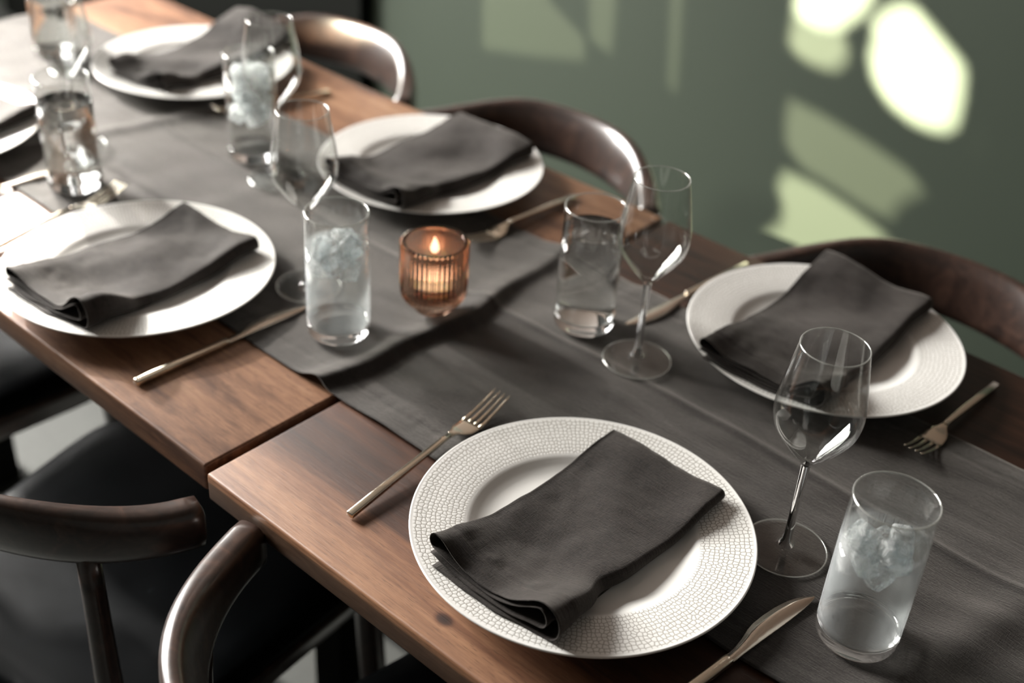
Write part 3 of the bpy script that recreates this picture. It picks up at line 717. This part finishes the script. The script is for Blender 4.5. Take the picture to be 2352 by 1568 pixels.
lay_knife(False, (.147, .694), (.131, .470), 'knife left of the plate before the rightmost chair, behind a wine glass')
lay_knife(False, (-.628, .030), (-.598, .245), 'bright knife beside the plate cut off by the left side of the picture')

# ------------------------------------------------------------------ chairs
def chair():
    t = empty('dining_chair', (0, 0, 0))      # local: +y towards the table, origin under the seat
    R, half, yc = .245, math.radians(62), .045
    bm = bmesh.new(); n = 44; pts, fr, sc = [], [], []
    for i in range(n + 1):
        a = -half + 2 * half * i / n; k = abs(a) / half
        mid = 1 - sstep(.25, .95, k)
        rad = Vector((math.sin(a), -math.cos(a), 0)); tl_ = math.radians(14) * mid
        up = (Vector((0, 0, 1)) * math.cos(tl_) + rad * math.sin(tl_)).normalized(); sd = (rad * math.cos(tl_) - Vector((0, 0, 1)) * math.sin(tl_)).normalized()
        w = .0175 * (1 - mid) + .0125 * mid; h = .0255 * (1 - mid) + .040 * mid
        if i in (0, n): w *= .80; h *= .80
        pts.append(Vector((R * math.sin(a), yc - R * math.cos(a), .7120 + .014 * mid))); fr.append((sd, up)); sc.append(superell(w, h, 2.8, 28))
    # rounded ends
    def ext(i, d, s):
        p = pts[i] + d * .004; return p, fr[i], [(a * s, b * s) for a, b in sc[i]]
    t0 = (pts[0] - pts[1]).normalized(); t1 = (pts[-1] - pts[-2]).normalized()
    a0, a1 = ext(0, t0, .72), ext(n, t1, .72)
    sc[0] = [(a / .80 * .97, b / .80 * .97) for a, b in sc[0]]; sc[-1] = [(a / .80 * .97, b / .80 * .97) for a, b in sc[-1]]
    pts = [a0[0]] + pts + [a1[0]]; fr = [a0[1]] + fr + [a1[1]]; sc = [a0[2]] + sc + [a1[2]]
    sweep(bm, pts, fr, sc); obj('backrest_rail', bm, M_DARK, t)
    # seat cushion: rounded trapezoid
    def outline(s, k):
        pp = []
        for i in range(64):
            a = 2 * PI * i / 64; c, d = math.cos(a), math.sin(a); e = 2 / 7
            x = math.copysign(abs(c) ** e, c); y = math.copysign(abs(d) ** e, d)
            pp.append((x * (.218 + .018 * y) * s, y * .205 * s + .02))
        return pp
    bm = bmesh.new(); rings = []
    for (s, z) in ((.90, .438), (.98, .440), (1.0, .447), (1.0, .456), (.985, .464), (.94, .4695), (.82, .4715), (.6, .470), (.35, .468), (.1, .467)):
        rings.append([bm.verts.new((x, y, z)) for x, y in outline(s, 0)])
    for A, B in zip(rings, rings[1:]):
        for i in range(64): bm.faces.new((A[i], A[(i + 1) % 64], B[(i + 1) % 64], B[i]))
    bm.faces.new(rings[0]); bm.faces.new(rings[-1]); obj('seat', bm, M_LEATHER, t)
    bm = bmesh.new(); rings = []
    for (s, z) in ((.93, .400), (.96, .402), (.965, .41), (1.004, .430), (1.010, .441), (1.0, .4445), (.9, .4445)): rings.append([bm.verts.new((x, y, z)) for x, y in outline(s, 0)])
    for A, B in zip(rings, rings[1:]):
        for i in range(64): bm.faces.new((A[i], A[(i + 1) % 64], B[(i + 1) % 64], B[i]))
    bm.faces.new(rings[0]); bm.faces.new(rings[-1]); obj('seat_frame', bm, M_DARK, t)
    def leg(p0, p1, r0, rm, r1, bend=.0):
        bm = bmesh.new(); p0, p1 = Vector(p0), Vector(p1); ax = (p1 - p0).normalized()
        sd = ax.cross(Vector((0, 1, 0))).normalized(); up = sd.cross(ax)
        P, F, Q = [], [], []
        for i in range(17):
            k = i / 16; r = r0 + (rm - r0) * sstep(0, .55, k) if k < .55 else rm + (r1 - rm) * sstep(.55, 1, k)
            P.append(p0.lerp(p1, k)); F.append((sd, up)); Q.append(superell(r, r, 2.2, 20))
        sweep(bm, P, F, Q); return obj('leg', bm, M_DARK, t)
    for s in (-1, 1):
        a = math.radians(38.5) * s
        leg((R * math.sin(a), yc - R * math.cos(a), .695), (s * .195, -.185, 0), .0105, .0165, .0125)
        leg((s * .20, .195, .440), (s * .215, .215, 0), .0165, .0165, .0120)
    return t
c0 = chair()
chairs = [(-.204, .006, 10, 'nearest chair at the lower left, black leather seat and arm rail end in full view'),
          (.3045, .006, -14, 'chair at the bottom whose bright curved arm rises against the table edge'),
          (-.800, .040, 2, 'shadowy chair at the left edge, only its black seat and legs showing under the table'),
          (-.735, .674, 183, 'far chair at the upper left with a pale gleaming curved back'),
          (-.255, .672, 183, 'middle far chair, its dark curved back standing before the green wall'),
          (.350, .690, 186, 'rightmost far chair, its dark curved back running out of the picture'),
          (.80, .02, 0, 'chair tucked under the right table, mostly out of the picture at the bottom')]
for i, (x, y, rz, lab) in enumerate(chairs[:6]):
    o = c0 if i == 0 else copy_tree(c0)
    o.location = (x, y, 0); o.rotation_euler = (0, 0, math.radians(rz)); tag(o, lab, 'chair', 'curved-back dining chairs')
